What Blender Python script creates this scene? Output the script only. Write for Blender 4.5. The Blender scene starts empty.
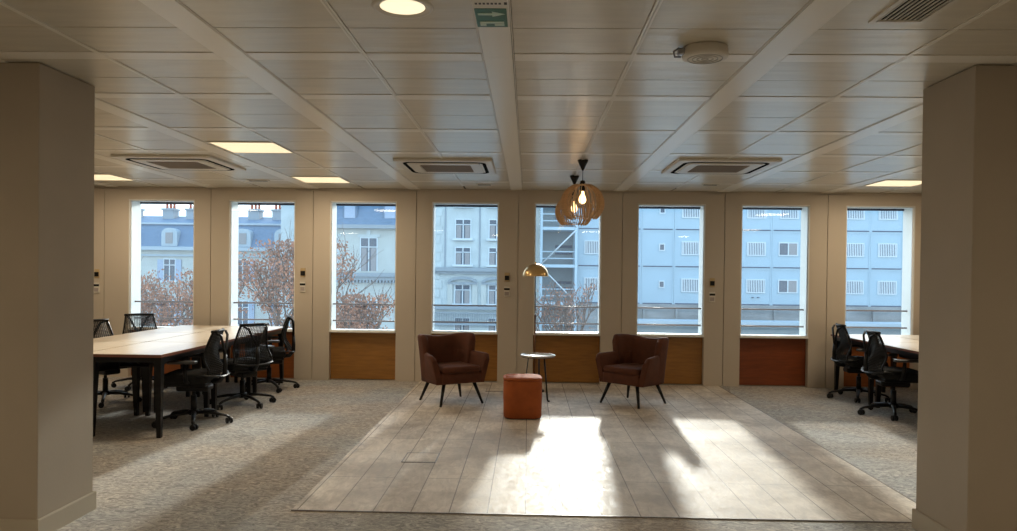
import bpy, bmesh, math, random
from mathutils import Vector, Matrix, Quaternion
random.seed(7)
PI = math.pi
sc = bpy.context.scene
COL = sc.collection
# ------------------------------------------------------------------ camera
H = 2.571          # ceiling height
HC = 1.469         # eye height
yaw, pitch, roll, f_px = .0261, .0108, .0115, 752.0
cd = bpy.data.cameras.new('camera'); cam = bpy.data.objects.new('camera', cd); COL.objects.link(cam)
F = Vector((-math.sin(yaw)*math.cos(pitch), math.cos(yaw)*math.cos(pitch), -math.sin(pitch)))
R0 = Vector((math.cos(yaw), math.sin(yaw), 0)); U0 = R0.cross(F)
R = math.cos(roll)*R0 + math.sin(roll)*U0
U = -math.sin(roll)*R0 + math.cos(roll)*U0
m = Matrix((R, U, -F)).transposed().to_4x4(); m.translation = Vector((0, 0, HC))
cam.matrix_world = m
cd.sensor_fit = 'HORIZONTAL'; cd.sensor_width = 36; cd.lens = 36*f_px/1017
cd.shift_x = 0; cd.shift_y = 15.34/1017
cd.clip_start = .05; cd.clip_end = 400
sc.camera = cam
# ------------------------------------------------------------------ world, sun, exposure
sc.view_settings.view_transform = 'Standard'; sc.view_settings.look = 'None'
sc.view_settings.gamma = 1; sc.view_settings.use_curve_mapping = False
sc.view_settings.exposure = 0.27
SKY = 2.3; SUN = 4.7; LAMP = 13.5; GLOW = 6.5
w = bpy.data.worlds.new('sky'); sc.world = w; w.use_nodes = True
nt = w.node_tree; nt.nodes.clear()
o_ = nt.nodes.new('ShaderNodeOutputWorld'); bg = nt.nodes.new('ShaderNodeBackground')
tc = nt.nodes.new('ShaderNodeTexCoord'); sx = nt.nodes.new('ShaderNodeSeparateXYZ'); rp = nt.nodes.new('ShaderNodeValToRGB')
nt.links.new(tc.outputs['Generated'], sx.inputs[0]); nt.links.new(sx.outputs['Z'], rp.inputs[0])
rp.color_ramp.elements[0].color = (.80, .92, 1, 1); rp.color_ramp.elements[1].color = (.40, .63, .88, 1)
rp.color_ramp.elements[1].position = .75
# hazy bright sky around the low sun
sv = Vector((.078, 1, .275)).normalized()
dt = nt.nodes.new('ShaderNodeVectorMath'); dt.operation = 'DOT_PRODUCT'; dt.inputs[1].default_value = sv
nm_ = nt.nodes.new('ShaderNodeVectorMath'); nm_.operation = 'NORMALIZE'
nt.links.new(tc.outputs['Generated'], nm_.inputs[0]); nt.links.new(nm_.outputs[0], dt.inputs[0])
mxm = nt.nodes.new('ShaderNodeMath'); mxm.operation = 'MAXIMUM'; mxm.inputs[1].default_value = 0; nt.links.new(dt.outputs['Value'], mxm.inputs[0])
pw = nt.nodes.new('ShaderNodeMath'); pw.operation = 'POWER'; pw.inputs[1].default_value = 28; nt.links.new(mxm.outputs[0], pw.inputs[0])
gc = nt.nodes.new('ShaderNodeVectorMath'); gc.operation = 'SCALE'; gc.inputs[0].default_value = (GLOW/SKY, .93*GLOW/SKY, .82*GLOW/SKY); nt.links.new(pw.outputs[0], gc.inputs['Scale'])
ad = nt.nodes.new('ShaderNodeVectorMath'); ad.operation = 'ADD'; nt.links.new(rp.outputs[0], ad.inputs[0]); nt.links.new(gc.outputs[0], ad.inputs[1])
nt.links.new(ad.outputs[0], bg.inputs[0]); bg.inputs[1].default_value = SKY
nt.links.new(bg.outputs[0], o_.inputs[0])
sd = bpy.data.lights.new('sun', 'SUN'); so = bpy.data.objects.new('sun', sd); COL.objects.link(so)
sd.energy = SUN; sd.angle = math.radians(2.3); sd.color = (1, .93, .82)
so.rotation_mode = 'QUATERNION'
so.rotation_quaternion = Vector((-.078, -1, -.275)).to_track_quat('-Z', 'Y')
so.location = (3, 9, 20)

# ------------------------------------------------------------------ materials
def mat(name, color, rough=.6, metal=0, spec=.5, noise=None, bump=None, sheen=0, emit=None, coat=0):
    """noise=(scale, amount, (sx,sy,sz)) varies the colour; bump=(scale, strength, distance)"""
    M = bpy.data.materials.new(name); M.use_nodes = True; t = M.node_tree; b = t.nodes['Principled BSDF']
    b.inputs['Base Color'].default_value = (*color, 1); b.inputs['Roughness'].default_value = rough
    b.inputs['Metallic'].default_value = metal; b.inputs['Specular IOR Level'].default_value = spec
    b.inputs['Sheen Weight'].default_value = sheen; b.inputs['Coat Weight'].default_value = coat
    if sheen: b.inputs['Sheen Roughness'].default_value = .4; b.inputs['Sheen Tint'].default_value = (*[min(1, c*2+.2) for c in color], 1)
    if emit:
        b.inputs['Emission Color'].default_value = (*emit[0], 1); b.inputs['Emission Strength'].default_value = emit[1]
    if noise or bump:
        co = t.nodes.new('ShaderNodeTexCoord'); mp = t.nodes.new('ShaderNodeMapping'); t.links.new(co.outputs['Object'], mp.inputs[0])
        if noise: mp.inputs['Scale'].default_value = noise[2] if len(noise) > 2 else (1, 1, 1)
    if noise:
        n = t.nodes.new('ShaderNodeTexNoise'); n.inputs['Scale'].default_value = noise[0]; n.inputs['Detail'].default_value = 6
        t.links.new(mp.outputs[0], n.inputs[0])
        r = t.nodes.new('ShaderNodeValToRGB'); t.links.new(n.outputs['Fac'], r.inputs[0])
        a = noise[1]
        r.color_ramp.elements[0].position = .3; r.color_ramp.elements[1].position = .7
        r.color_ramp.elements[0].color = (*[c*(1-a) for c in color], 1); r.color_ramp.elements[1].color = (*[min(1, c*(1+a)) for c in color], 1)
        t.links.new(r.outputs[0], b.inputs['Base Color'])
    if bump:
        n = t.nodes.new('ShaderNodeTexNoise'); n.inputs['Scale'].default_value = bump[0]; n.inputs['Detail'].default_value = 4
        t.links.new(mp.outputs[0], n.inputs[0])
        bp = t.nodes.new('ShaderNodeBump'); bp.inputs['Strength'].default_value = bump[1]; bp.inputs['Distance'].default_value = bump[2]
        t.links.new(n.outputs['Fac'], bp.inputs['Height']); t.links.new(bp.outputs[0], b.inputs['Normal'])
    return M

M = {}
M['wall'] = mat('beige_wall_paint', (.56, .49, .40), .55, bump=(60, .15, .002))
M['column'] = mat('column_paint', (.43, .37, .29), .7, noise=(1.5, .06), bump=(90, .3, .002))
M['base'] = mat('skirting_paint', (.50, .45, .36), .4)
M['reveal'] = mat('white_reveal_paint', (.80, .79, .74), .45)
M['ceil'] = mat('ceiling_metal_panel', (.72, .67, .56), .29, metal=.2, noise=(3, .06, (1, 6, 1)), bump=(2.2, .35, .01))
M['beam'] = mat('ceiling_metal_strip', (.92, .88, .79), .30, metal=.12, bump=(2.5, .3, .01))
M['groove'] = mat('ceiling_groove', (.10, .09, .08), .8)
M['white'] = mat('white_plastic', (.74, .70, .62), .4)
M['white_metal'] = mat('white_frame_paint', (.75, .76, .74), .35)
M['dark'] = mat('black_plastic', (.006, .006, .007), .42, spec=.3)
M['matte_black'] = mat('matte_black', (.004, .004, .004), 1, spec=.05)
M['darkm'] = mat('black_metal', (.008, .008, .009), .33, metal=.4)
M['mesh_dark'] = mat('black_elastomer', (.008, .009, .011), .45)
M['fabric_black'] = mat('black_fabric', (.006, .006, .006), .95, bump=(300, .3, .002))
M['chrome'] = mat('grey_hub', (.35, .36, .38), .3, metal=.8)
M['rail'] = mat('brown_rail_metal', (.11, .06, .045), .4)
M['black_gap'] = mat('dark_blind_cassette', (.015, .012, .03), .5)
M['brass'] = mat('brushed_brass', (.72, .50, .24), .28, metal=.95)
M['velvet'] = mat('rust_velvet', (.095, .027, .010), .85, sheen=.10, noise=(9, .18), bump=(250, .2, .002))
M['velvet_orange'] = mat('orange_velvet', (.36, .085, .016), .85, sheen=.15, noise=(12, .12), bump=(250, .2, .002))
M['oak'] = mat('pale_oak_laminate', (.66, .56, .43), .30, noise=(6, .08, (8, 1, 1)))
M['edge'] = mat('red_brown_plywood_edge', (.22, .08, .05), .6)
M['ply'] = mat('birch_plywood', (.70, .47, .26), .5, noise=(20, .12, (1, 1, 4)))
M['tabletop'] = mat('pale_tray_top', (.52, .50, .46), .25, coat=.4)
M['bulb'] = mat('warm_bulb_glass', (1, .8, .5), .3, emit=((1, .60, .26), 4))
M['diffuser'] = mat('warm_light_diffuser', (.9, .8, .6), .5, emit=((1, .80, .50), .80))
M['diffuser_round'] = mat('warm_round_diffuser', (.9, .8, .6), .5, emit=((1, .83, .56), .95))
M['green'] = mat('exit_sign_green', (.004, .060, .022), .3, emit=((.01, .3, .1), .03))
M['sign_white'] = mat('exit_sign_pale', (.60, .72, .60), .35)
M['label_text'] = mat('dark_print', (.05, .045, .04), .6)
M['beige_plate'] = mat('beige_plate', (.52, .38, .20), .5)
M['grey_label'] = mat('grey_label', (.42, .36, .33), .6)
M['slate'] = mat('blue_slate_roof', (0.09, 0.16, 0.25), .6, noise=(3, .15, (1, 1, 5)))
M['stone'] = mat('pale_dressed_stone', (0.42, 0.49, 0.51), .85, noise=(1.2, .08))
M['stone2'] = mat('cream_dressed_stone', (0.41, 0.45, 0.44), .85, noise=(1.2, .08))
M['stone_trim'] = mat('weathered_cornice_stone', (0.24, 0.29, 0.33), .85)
M['zinc'] = mat('zinc_ridge', (0.3, 0.38, 0.44), .5)
M['terracotta'] = mat('terracotta_pot', (0.42, 0.12, 0.06), .7)
M['winglass'] = mat('dark_house_glazing', (0.05, 0.08, 0.12), .15)
M['curtain'] = mat('grey_curtain', (0.25, 0.25, 0.26), .9)
M['shutter'] = mat('pale_blue_shutter', (0.28, 0.36, 0.48), .6)
M['cabin'] = mat('pale_blue_site_cabin', (.30, .425, .51), .6, noise=(.6, .05))
M['cabin_white'] = mat('cabin_window_white', (0.5, 0.58, 0.63), .5)
M['cabin_gap'] = mat('cabin_joint_blue_grey', (0.05, 0.08, 0.13), .8)
M['steel_blue'] = mat('pale_blue_scaffold_tube', (0.38, 0.52, 0.62), .5)
M['stair_panel'] = mat('grey_blue_stair_mesh', (0.2, 0.26, 0.29), .8)
M['bark'] = mat('grey_bark', (0.12, 0.085, 0.07), .9)
M['leaf'] = mat('dry_orange_leaf', (.33, .15, .088), .8, noise=(1.2, .45))
M['ground'] = mat('street_asphalt', (.20, .20, .20), .9)
M['hoard'] = mat('grey_site_podium', (0.22, 0.24, 0.25), .8, noise=(.5, .25, (1, 1, 4)))
M['van_white'] = mat('white_tarpaulin', (0.55, 0.6, 0.62), .6)
M['wp_orange'] = mat('orange_wood_veneer', (.29, .088, .02), .42, noise=(5, .16, (1, 1, 9)))
M['wp_amber'] = mat('amber_wood_veneer', (.31, .14, .026), .42, noise=(5, .16, (1, 1, 9)))
M['wp_red'] = mat('red_brown_wood_veneer', (.22, .052, .013), .42, noise=(5, .16, (1, 1, 9)))

def glass_mat():
    g = bpy.data.materials.new('window_glass'); g.use_nodes = True; t = g.node_tree; t.nodes.clear()
    o = t.nodes.new('ShaderNodeOutputMaterial'); mx = t.nodes.new('ShaderNodeMixShader'); tr = t.nodes.new('ShaderNodeBsdfTransparent')
    gl = t.nodes.new('ShaderNodeBsdfGlossy'); gl.inputs['Roughness'].default_value = .02; fr = t.nodes.new('ShaderNodeFresnel'); fr.inputs[0].default_value = 1.3
    tr.inputs[0].default_value = (.95, .985, 1, 1)
    du = t.nodes.new('ShaderNodeBsdfTranslucent'); du.inputs[0].default_value = (.9, .95, 1, 1)      # translucent share put in to veil the view with pale haze
    m2 = t.nodes.new('ShaderNodeMixShader'); m2.inputs[0].default_value = .018
    t.links.new(tr.outputs[0], m2.inputs[1]); t.links.new(du.outputs[0], m2.inputs[2])
    t.links.new(fr.outputs[0], mx.inputs[0]); t.links.new(m2.outputs[0], mx.inputs[1]); t.links.new(gl.outputs[0], mx.inputs[2]); t.links.new(mx.outputs[0], o.inputs[0])
    return g
M['glass'] = glass_mat()

def wood_floor_mat():
    g = bpy.data.materials.new('whitewashed_planks'); g.use_nodes = True; t = g.node_tree; b = t.nodes['Principled BSDF']
    N = t.nodes.new; L = t.links.new
    co = N('ShaderNodeTexCoord'); mp = N('ShaderNodeMapping'); mp.inputs['Rotation'].default_value = (0, 0, PI/2)
    mp.inputs['Location'].default_value = (0.3, .93, 0)
    L(co.outputs['Object'], mp.inputs[0])
    br = N('ShaderNodeTexBrick'); L(mp.outputs[0], br.inputs[0]); br.offset = .37; br.offset_frequency = 3
    br.inputs['Scale'].default_value = 1; br.inputs['Brick Width'].default_value = 1.25; br.inputs['Row Height'].default_value = .2325
    br.inputs['Mortar Size'].default_value = .0045; br.inputs['Mortar Smooth'].default_value = .3; br.inputs['Bias'].default_value = 0
    br.inputs['Color1'].default_value = (.66, .60, .52, 1); br.inputs['Color2'].default_value = (.58, .525, .455, 1); br.inputs['Mortar'].default_value = (.22, .185, .15, 1)
    m2 = N('ShaderNodeMapping'); m2.inputs['Scale'].default_value = (5, 1.6, 1); L(co.outputs['Object'], m2.inputs[0])
    n = N('ShaderNodeTexNoise'); n.inputs['Scale'].default_value = 3.2; n.inputs['Detail'].default_value = 9; n.inputs['Roughness'].default_value = .68; n.inputs['Distortion'].default_value = 1.4
    L(m2.outputs[0], n.inputs[0])
    r = N('ShaderNodeValToRGB'); L(n.outputs['Fac'], r.inputs[0]); r.color_ramp.elements[0].position = .38; r.color_ramp.elements[1].position = .62
    r.color_ramp.elements[0].color = (.80, .78, .75, 1); r.color_ramp.elements[1].color = (1.12, 1.12, 1.12, 1)
    mx = N('ShaderNodeMixRGB'); mx.blend_type = 'MULTIPLY'; mx.inputs[0].default_value = 1; L(br.outputs['Color'], mx.inputs[1]); L(r.outputs[0], mx.inputs[2])
    n4 = N('ShaderNodeTexNoise'); n4.inputs['Scale'].default_value = 1.3; n4.inputs['Detail'].default_value = 7; n4.inputs['Roughness'].default_value = .7; L(co.outputs['Object'], n4.inputs[0])
    r4 = N('ShaderNodeValToRGB'); L(n4.outputs['Fac'], r4.inputs[0]); r4.color_ramp.elements[0].position = .40; r4.color_ramp.elements[1].position = .56
    r4.color_ramp.elements[0].color = (.66, .62, .58, 1); r4.color_ramp.elements[1].color = (1.06, 1.06, 1.06, 1)
    mx4 = N('ShaderNodeMixRGB'); mx4.blend_type = 'MULTIPLY'; mx4.inputs[0].default_value = 1; L(mx.outputs[0], mx4.inputs[1]); L(r4.outputs[0], mx4.inputs[2])
    L(mx4.outputs[0], b.inputs['Base Color'])
    rr = N('ShaderNodeMapRange'); L(n.outputs['Fac'], rr.inputs[0]); rr.inputs[1].default_value = .35; rr.inputs[2].default_value = .65; rr.inputs[3].default_value = .52; rr.inputs[4].default_value = .68
    L(rr.outputs[0], b.inputs['Roughness']); b.inputs['Specular IOR Level'].default_value = .3
    bp = N('ShaderNodeBump'); bp.inputs['Strength'].default_value = .35; bp.inputs['Distance'].default_value = .002; L(n.outputs['Fac'], bp.inputs['Height']); L(bp.outputs[0], b.inputs['Normal'])
    return g
M['planks'] = wood_floor_mat()

def carpet_mat():
    g = bpy.data.materials.new('mottled_grey_beige_carpet'); g.use_nodes = True; t = g.node_tree; b = t.nodes['Principled BSDF']
    N = t.nodes.new; L = t.links.new
    co = N('ShaderNodeTexCoord'); mp = N('ShaderNodeMapping'); mp.inputs['Scale'].default_value = (1.3, 2.2, 1); L(co.outputs['Object'], mp.inputs[0])
    n = N('ShaderNodeTexNoise'); n.inputs['Scale'].default_value = 8; n.inputs['Detail'].default_value = 10; n.inputs['Roughness'].default_value = .75; n.inputs['Distortion'].default_value = 2.6
    L(mp.outputs[0], n.inputs[0])
    r = N('ShaderNodeValToRGB'); L(n.outputs['Fac'], r.inputs[0])
    e = r.color_ramp.elements; e[0].position = .36; e[0].color = (.19, .18, .17, 1); e[1].position = .64; e[1].color = (.64, .60, .53, 1)
    x = e.new(.5); x.color = (.37, .35, .325, 1)
    n2 = N('ShaderNodeTexNoise'); n2.inputs['Scale'].default_value = .9; n2.inputs['Detail'].default_value = 2; L(co.outputs['Object'], n2.inputs[0])
    r2 = N('ShaderNodeValToRGB'); L(n2.outputs['Fac'], r2.inputs[0]); r2.color_ramp.elements[0].position = .4; r2.color_ramp.elements[1].position = .6
    r2.color_ramp.elements[0].color = (1.05, 1.0, .95, 1); r2.color_ramp.elements[1].color = (.94, 1.0, 1.06, 1)
    mx = N('ShaderNodeMixRGB'); mx.blend_type = 'MULTIPLY'; mx.inputs[0].default_value = 1; L(r.outputs[0], mx.inputs[1]); L(r2.outputs[0], mx.inputs[2])
    L(mx.outputs[0], b.inputs['Base Color']); b.inputs['Roughness'].default_value = .92; b.inputs['Specular IOR Level'].default_value = .2
    n3 = N('ShaderNodeTexNoise'); n3.inputs['Scale'].default_value = 220; L(co.outputs['Object'], n3.inputs[0])
    bp = N('ShaderNodeBump'); bp.inputs['Strength'].default_value = .5; bp.inputs['Distance'].default_value = .004; L(n3.outputs['Fac'], bp.inputs['Height']); L(bp.outputs[0], b.inputs['Normal'])
    return g
M['carpet'] = carpet_mat()

# ------------------------------------------------------------------ mesh helpers
def box(bm, x0, x1, y0, y1, z0, z1, mi=0, bev=0, seg=2):
    v = [bm.verts.new(p) for p in ((x0,y0,z0),(x1,y0,z0),(x1,y1,z0),(x0,y1,z0),(x0,y0,z1),(x1,y0,z1),(x1,y1,z1),(x0,y1,z1))]
    fs = [bm.faces.new([v[i] for i in q]) for q in ((0,3,2,1),(4,5,6,7),(0,1,5,4),(1,2,6,5),(2,3,7,6),(3,0,4,7))]
    for f in fs: f.material_index = mi
    if bev:
        es = list({e for f in fs for e in f.edges})
        r = bmesh.ops.bevel(bm, geom=es, offset=bev, segments=seg, profile=.5, affect='EDGES')
        for f in r['faces']: f.material_index = mi
        return r['verts']
    return v
def frame_axes(d):
    d = d.normalized(); a = Vector((0,0,1)) if abs(d.z) < .95 else Vector((1,0,0))
    x = d.cross(a).normalized(); return x, d.cross(x).normalized()
def tube(bm, pts, rad, n=8, mi=0, cap=True, flat=1.0):
    """swept round bar through pts; rad a number or one per point; flat squashes the second axis"""
    pts = [Vector(p) for p in pts]; k = len(pts)
    if not isinstance(rad, (list, tuple)): rad = [rad]*k
    rings = []; px = None
    for i, p in enumerate(pts):
        d = (pts[min(i+1, k-1)] - pts[max(i-1, 0)])
        if px is None: x, y = frame_axes(d)
        else:
            dn = d.normalized(); x = (px - dn*px.dot(dn)).normalized(); y = dn.cross(x)
        px = x
        rings.append([bm.verts.new(p + x*math.cos(2*PI*j/n)*rad[i] + y*math.sin(2*PI*j/n)*rad[i]*flat) for j in range(n)])
    for a, b in zip(rings, rings[1:]):
        for j in range(n):
            f = bm.faces.new((a[j], a[(j+1) % n], b[(j+1) % n], b[j])); f.material_index = mi; f.smooth = True
    if cap:
        for rg in (rings[0], rings[-1]):
            f = bm.faces.new(rg if rg is rings[-1] else rg[::-1]); f.material_index = mi
def lathe(bm, prof, n=32, c=(0,0,0), mi=0, smooth=True):
    """prof: list of (r, z)"""
    rings = []
    for r, z in prof:
        if r < 1e-5: rings.append([bm.verts.new((c[0], c[1], c[2]+z))])
        else: rings.append([bm.verts.new((c[0]+r*math.cos(2*PI*j/n), c[1]+r*math.sin(2*PI*j/n), c[2]+z)) for j in range(n)])
    for a, b in zip(rings, rings[1:]):
        for j in range(n):
            q = []
            for rg, idx in ((a, j), (a, j+1), (b, j+1), (b, j)):
                vv = rg[0] if len(rg) == 1 else rg[idx % n]
                if vv not in q: q.append(vv)
            if len(q) > 2:
                f = bm.faces.new(q); f.material_index = mi; f.smooth = smooth
def prism(bm, poly, axis, a, b, mi=0):
    """extrude a 2D polygon along axis ('x','y','z') between a and b"""
    def P(u, v, t): return {'x': (t, u, v), 'y': (u, t, v), 'z': (u, v, t)}[axis]
    A = [bm.verts.new(P(u, v, a)) for u, v in poly]; B = [bm.verts.new(P(u, v, b)) for u, v in poly]
    fs = [bm.faces.new(A[::-1]), bm.faces.new(B)]
    n = len(poly)
    for i in range(n): fs.append(bm.faces.new((A[i], A[(i+1) % n], B[(i+1) % n], B[i])))
    for f in fs: f.material_index = mi
def new(): return bmesh.new()
def obj(name, bm, mats, parent=None, loc=None, smooth=None, rot=None, subsurf=0):
    bmesh.ops.recalc_face_normals(bm, faces=bm.faces)
    me = bpy.data.meshes.new(name); bm.to_mesh(me); bm.free()
    if not isinstance(mats, (list, tuple)): mats = [mats]
    for x in mats: me.materials.append(M[x] if isinstance(x, str) else x)
    if smooth:
        for p in me.polygons: p.use_smooth = True
    o = bpy.data.objects.new(name, me); COL.objects.link(o)
    if parent: o.parent = parent
    if loc: o.location = loc
    if rot: o.rotation_euler = rot
    if subsurf:
        s = o.modifiers.new('sub', 'SUBSURF'); s.levels = subsurf; s.render_levels = subsurf
    return o
def tag(o, label=None, cat=None, group=None, kind=None):
    if label: o['label'] = label
    if cat: o['category'] = cat
    if group: o['group'] = group
    if kind: o['kind'] = kind
    return o
def thing(name, label, cat, loc=(0,0,0), rz=0, group=None):
    o = bpy.data.objects.new(name, None); o.empty_display_size = .1; COL.objects.link(o)
    o.location = loc; o.rotation_euler = (0, 0, rz); return tag(o, label, cat, group)
def dup(root, loc, rz=0, label=None, name=None):
    def cp(o, par):
        c = o.copy(); COL.objects.link(c); c.parent = par
        for ch in list(o.children): cp(ch, c)
        return c
    r = root.copy(); COL.objects.link(r); r.location = loc; r.rotation_euler = (0, 0, rz)
    for ch in list(root.children): cp(ch, r)
    if label: r['label'] = label
    return r
def struct(name, bm, mats, parent=None, **k):
    o = obj(name, bm, mats, parent, **k)
    if not parent: o['kind'] = 'structure'
    return o

# ================================================================== SETTING
XL, XR, YB, YW = -8.4, 8.4, -4.6, 10.0
bm = new(); box(bm, XL, XR, YB, YW+.34, -.12, 0); struct('floor', bm, 'carpet')
bm = new(); box(bm, -1.43, 2.53, 4.55, 9.995, .0005, .006, bev=.0015, seg=1); tag(struct('floor', bm, 'planks'))
bm = new(); box(bm, 2.531, 2.543, 4.54, 9.99, .0005, .007)
box(bm, -1.43, 2.53, 4.538, 4.549, .0005, .0065)
struct('trim_1', bm, mat('dark_threshold', (.16, .13, .11), .5))
# side and back walls
for nm, a in (('wall_left', (XL-.15, XL, YB, YW+.3)), ('wall_right', (XR, XR+.15, YB, YW+.3)), ('wall_back', (XL-.15, XR+.15, YB-.15, YB))):
    bm = new(); box(bm, *a, -.12, H+.1); struct(nm, bm, 'wall')
# ceiling : slab, then metal panels with thin joints, between longitudinal beams
bm = new(); box(bm, XL-.15, XR+.15, YB-.15, YW+.3, H+.012, H+.16, mi=1)
BX = [-.166 + 1.362*k for k in range(-6, 7)]
YT = [3.85 - .895*k for k in range(0, 10)][::-1] + [4.738, 5.853, 6.95, 8.05, 9.15]
thin = []
for a, b in zip(YT, YT[1:]): thin.append((a+b)/2)
cuts_thick = YT
for i in range(-1, len(BX)):
    x0 = (BX[i] if i >= 0 else XL-.08) + .081; x1 = (BX[i+1] if i+1 < len(BX) else XR+.08) - .081
    xm = (x0+x1)/2
    xs = [(x0, xm-.013), (xm+.013, x1)] if x1-x0 > 1 else [(x0, x1)]
    ys = []
    lo = YB
    for a, b in zip([YB-.07]+YT, YT+[YW+.07]):
        y0 = a+.065; y1 = b-.065; mid = (y0+y1)/2
        if y1-y0 > .5: ys += [(y0, mid-.002), (mid+.002, y1)]
        elif y1-y0 > .05: ys += [(y0, y1)]
    for (xa, xb) in xs:
        for (ya, yb) in ys:
            box(bm, xa+.002, xb-.002, ya+.002, yb-.002, H, H+.02)
    if len(xs) == 2:                       # the twin rails on the mid joint
        for sx_ in (-.007, .007): box(bm, xm+sx_-.0056, xm+sx_+.0056, YB, YW-.4, H-.0048, H+.014, mi=2)
struct('ceiling', bm, ['ceil', 'groove', 'beam'])
tn = 2
for x in BX:                               # longitudinal flat strips
    bm = new()
    segs = [YB] + [YT[k] for k in range(0, len(YT)) if k % 3 == 0] + [YW]
    for a, b in zip(segs, segs[1:]): box(bm, x-.073, x+.073, a+.001, b-.001, H-.006, H+.014)
    for s in (-1, 1): box(bm, x+s*.0785-.0025, x+s*.0785+.0025, YB, YW, H-.004, H+.014)
    struct('trim_%d' % tn, bm, 'beam'); tn += 1
for y in YT:                               # cross strips, cut at the beams
    bm = new()
    xs = [XL] + [b for b in BX] + [XR]
    wd = .061 if y < 5 else .055
    for a, b in zip(xs, xs[1:]):
        if b-a > .2: box(bm, a+.084, b-.084, y-wd, y+wd, H-.003, H+.014)
    struct('trim_%d' % tn, bm, 'beam'); tn += 1

# front wall with eight window openings
WX = [(-1.292+1.365*k, -1.292+1.365*k+.895) for k in range(-3, 5)]
ZB, ZT, YO = .668, 2.402, 10.30
bm = new()
JX = [-5.72, -4.27, -2.885, -1.50, -.138, 1.24, 2.585, 3.93]
edges = [XL] + [e for wn in WX for e in wn] + [XR]
piers = [(edges[i], edges[i+1]) for i in range(0, len(edges), 2)]
for (a, b) in piers:
    js = [j for j in JX if a < j < b]; j = js[0] if js else (a+b)/2
    for (p, q) in ((a, j-.004), (j+.004, b)): box(bm, p, q, YW, YW+.03, 0, H-.03)
    box(bm, a, b, YW+.03, YO+.02, -.1, H+.1)
for (a, b) in WX:
    box(bm, a, b, YW, YO+.02, ZT, H+.1)
    box(bm, a, b, YW+.10, YO+.02, -.1, ZB-.025)
box(bm, XL, XR, YW-.012, YW+.0, H-.022, H-.004)
struct('wall_front', bm, 'wall')
ptypes = ['wp_orange', 'wp_orange', 'wp_amber', 'wp_amber', 'wp_amber', 'wp_amber', 'wp_red', 'wp_orange']
for i, (a, b) in enumerate(WX):
    bm = new()                              # white lining of the reveal
    for (p, q) in ((a, a+.012), (b-.012, b)): box(bm, p, q, YW+.002, YO, ZB-.02, ZT)
    box(bm, a, b, YW+.002, YO, ZT-.012, ZT)
    root = struct('window_%d' % (i+1), bm, 'reveal')
    bm = new(); box(bm, a, b, YW-.012, YO+.03, ZB-.025, ZB, bev=.004, seg=1); obj('window_sill', bm, 'reveal', root)
    bm = new(); fy0, fy1 = YW+.028, YW+.052; fw = .008
    box(bm, a+.012, a+.012+fw, fy0, fy1, ZB, ZT-.012); box(bm, b-.012-fw, b-.012, fy0, fy1, ZB, ZT-.012)
    box(bm, a+.012+fw, b-.012-fw, fy0, fy1, ZB+.0005, ZB+.010); box(bm, a+.012+fw, b-.012-fw, fy0, fy1, ZT-.020, ZT-.0125)
    obj('window_frame', bm, 'white_metal', root)
    bm = new(); box(bm, a+.013, b-.013, YO-.03, YO-.006, ZT-.040, ZT-.0125); obj('blind_cassette', bm, 'black_gap', root)
    bm = new(); box(bm, a+.018, b-.018, YW+.037, YW+.043, ZB+.006, ZT-.018); obj('glass_pane', bm, 'glass', root)
    for z in (1.018, .792):
        bm = new(); tube(bm, [(a+.012, YW+.15, z), (b-.012, YW+.15, z)], .011, 8); obj('guard_rail', bm, 'rail', root)
    bm = new(); box(bm, a+.004, b-.004, YW+.075, YW+.098, .012, ZB-.03, bev=.002, seg=1)
    obj('wood_panel', bm, ptypes[i], root)

# two columns framing the view, with skirting
def column(x0, x1, y0, y1):
    bm = new(); box(bm, x0, x1, y0, y1, 0, H-.004, bev=.004, seg=1)
    c = tag(struct('column', bm, 'column'))
    bm = new(); t = .014
    for (a, b, cc, d) in ((x0-t, x1+t, y0-t, y0), (x0-t, x1+t, y1, y1+t), (x0-t, x0, y0, y1), (x1, x1+t, y0, y1)):
        box(bm, a, b, cc, d, 0, .105)
        box(bm, a+.004 if b-a < .1 else a, b-.004 if b-a < .1 else b, cc+.004 if d-cc < .1 else cc, d-.004 if d-cc < .1 else d, .105, .110)
    obj('skirting', bm, 'base', c); return c
c = column(-3.45, -2.632, 3.975, 4.494); c['label'] = 'square beige column at the left edge of the room'
c = column(2.290, 3.10, 3.946, 4.462); c['label'] = 'square beige column at the right edge of the room'

# floor hatches in the plank area
def hatch(x, y, sx_, sy_, label):
    bm = new(); box(bm, x-sx_/2, x+sx_/2, y-sy_/2, y+sy_/2, .006, .0085); o = tag(obj('floor_hatch', bm, 'planks'), label, 'floor hatch')
    bm = new(); t = .007
    box(bm, x-sx_/2-t, x+sx_/2+t, y-sy_/2-t, y-sy_/2, .006, .0095); box(bm, x-sx_/2-t, x+sx_/2+t, y+sy_/2, y+sy_/2+t, .006, .0095)
    box(bm, x-sx_/2-t, x-sx_/2, y-sy_/2, y+sy_/2, .006, .0095); box(bm, x+sx_/2, x+sx_/2+t, y-sy_/2, y+sy_/2, .006, .0095)
    obj('hatch_rim', bm, 'darkm', o)
hatch(-.825, 5.88, .25, .29, 'square access hatch set in the pale planks in front of the left armchair')
hatch(-.39, 9.34, .22, .26, 'small access hatch set in the planks near the window wall, behind the left armchair')

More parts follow.
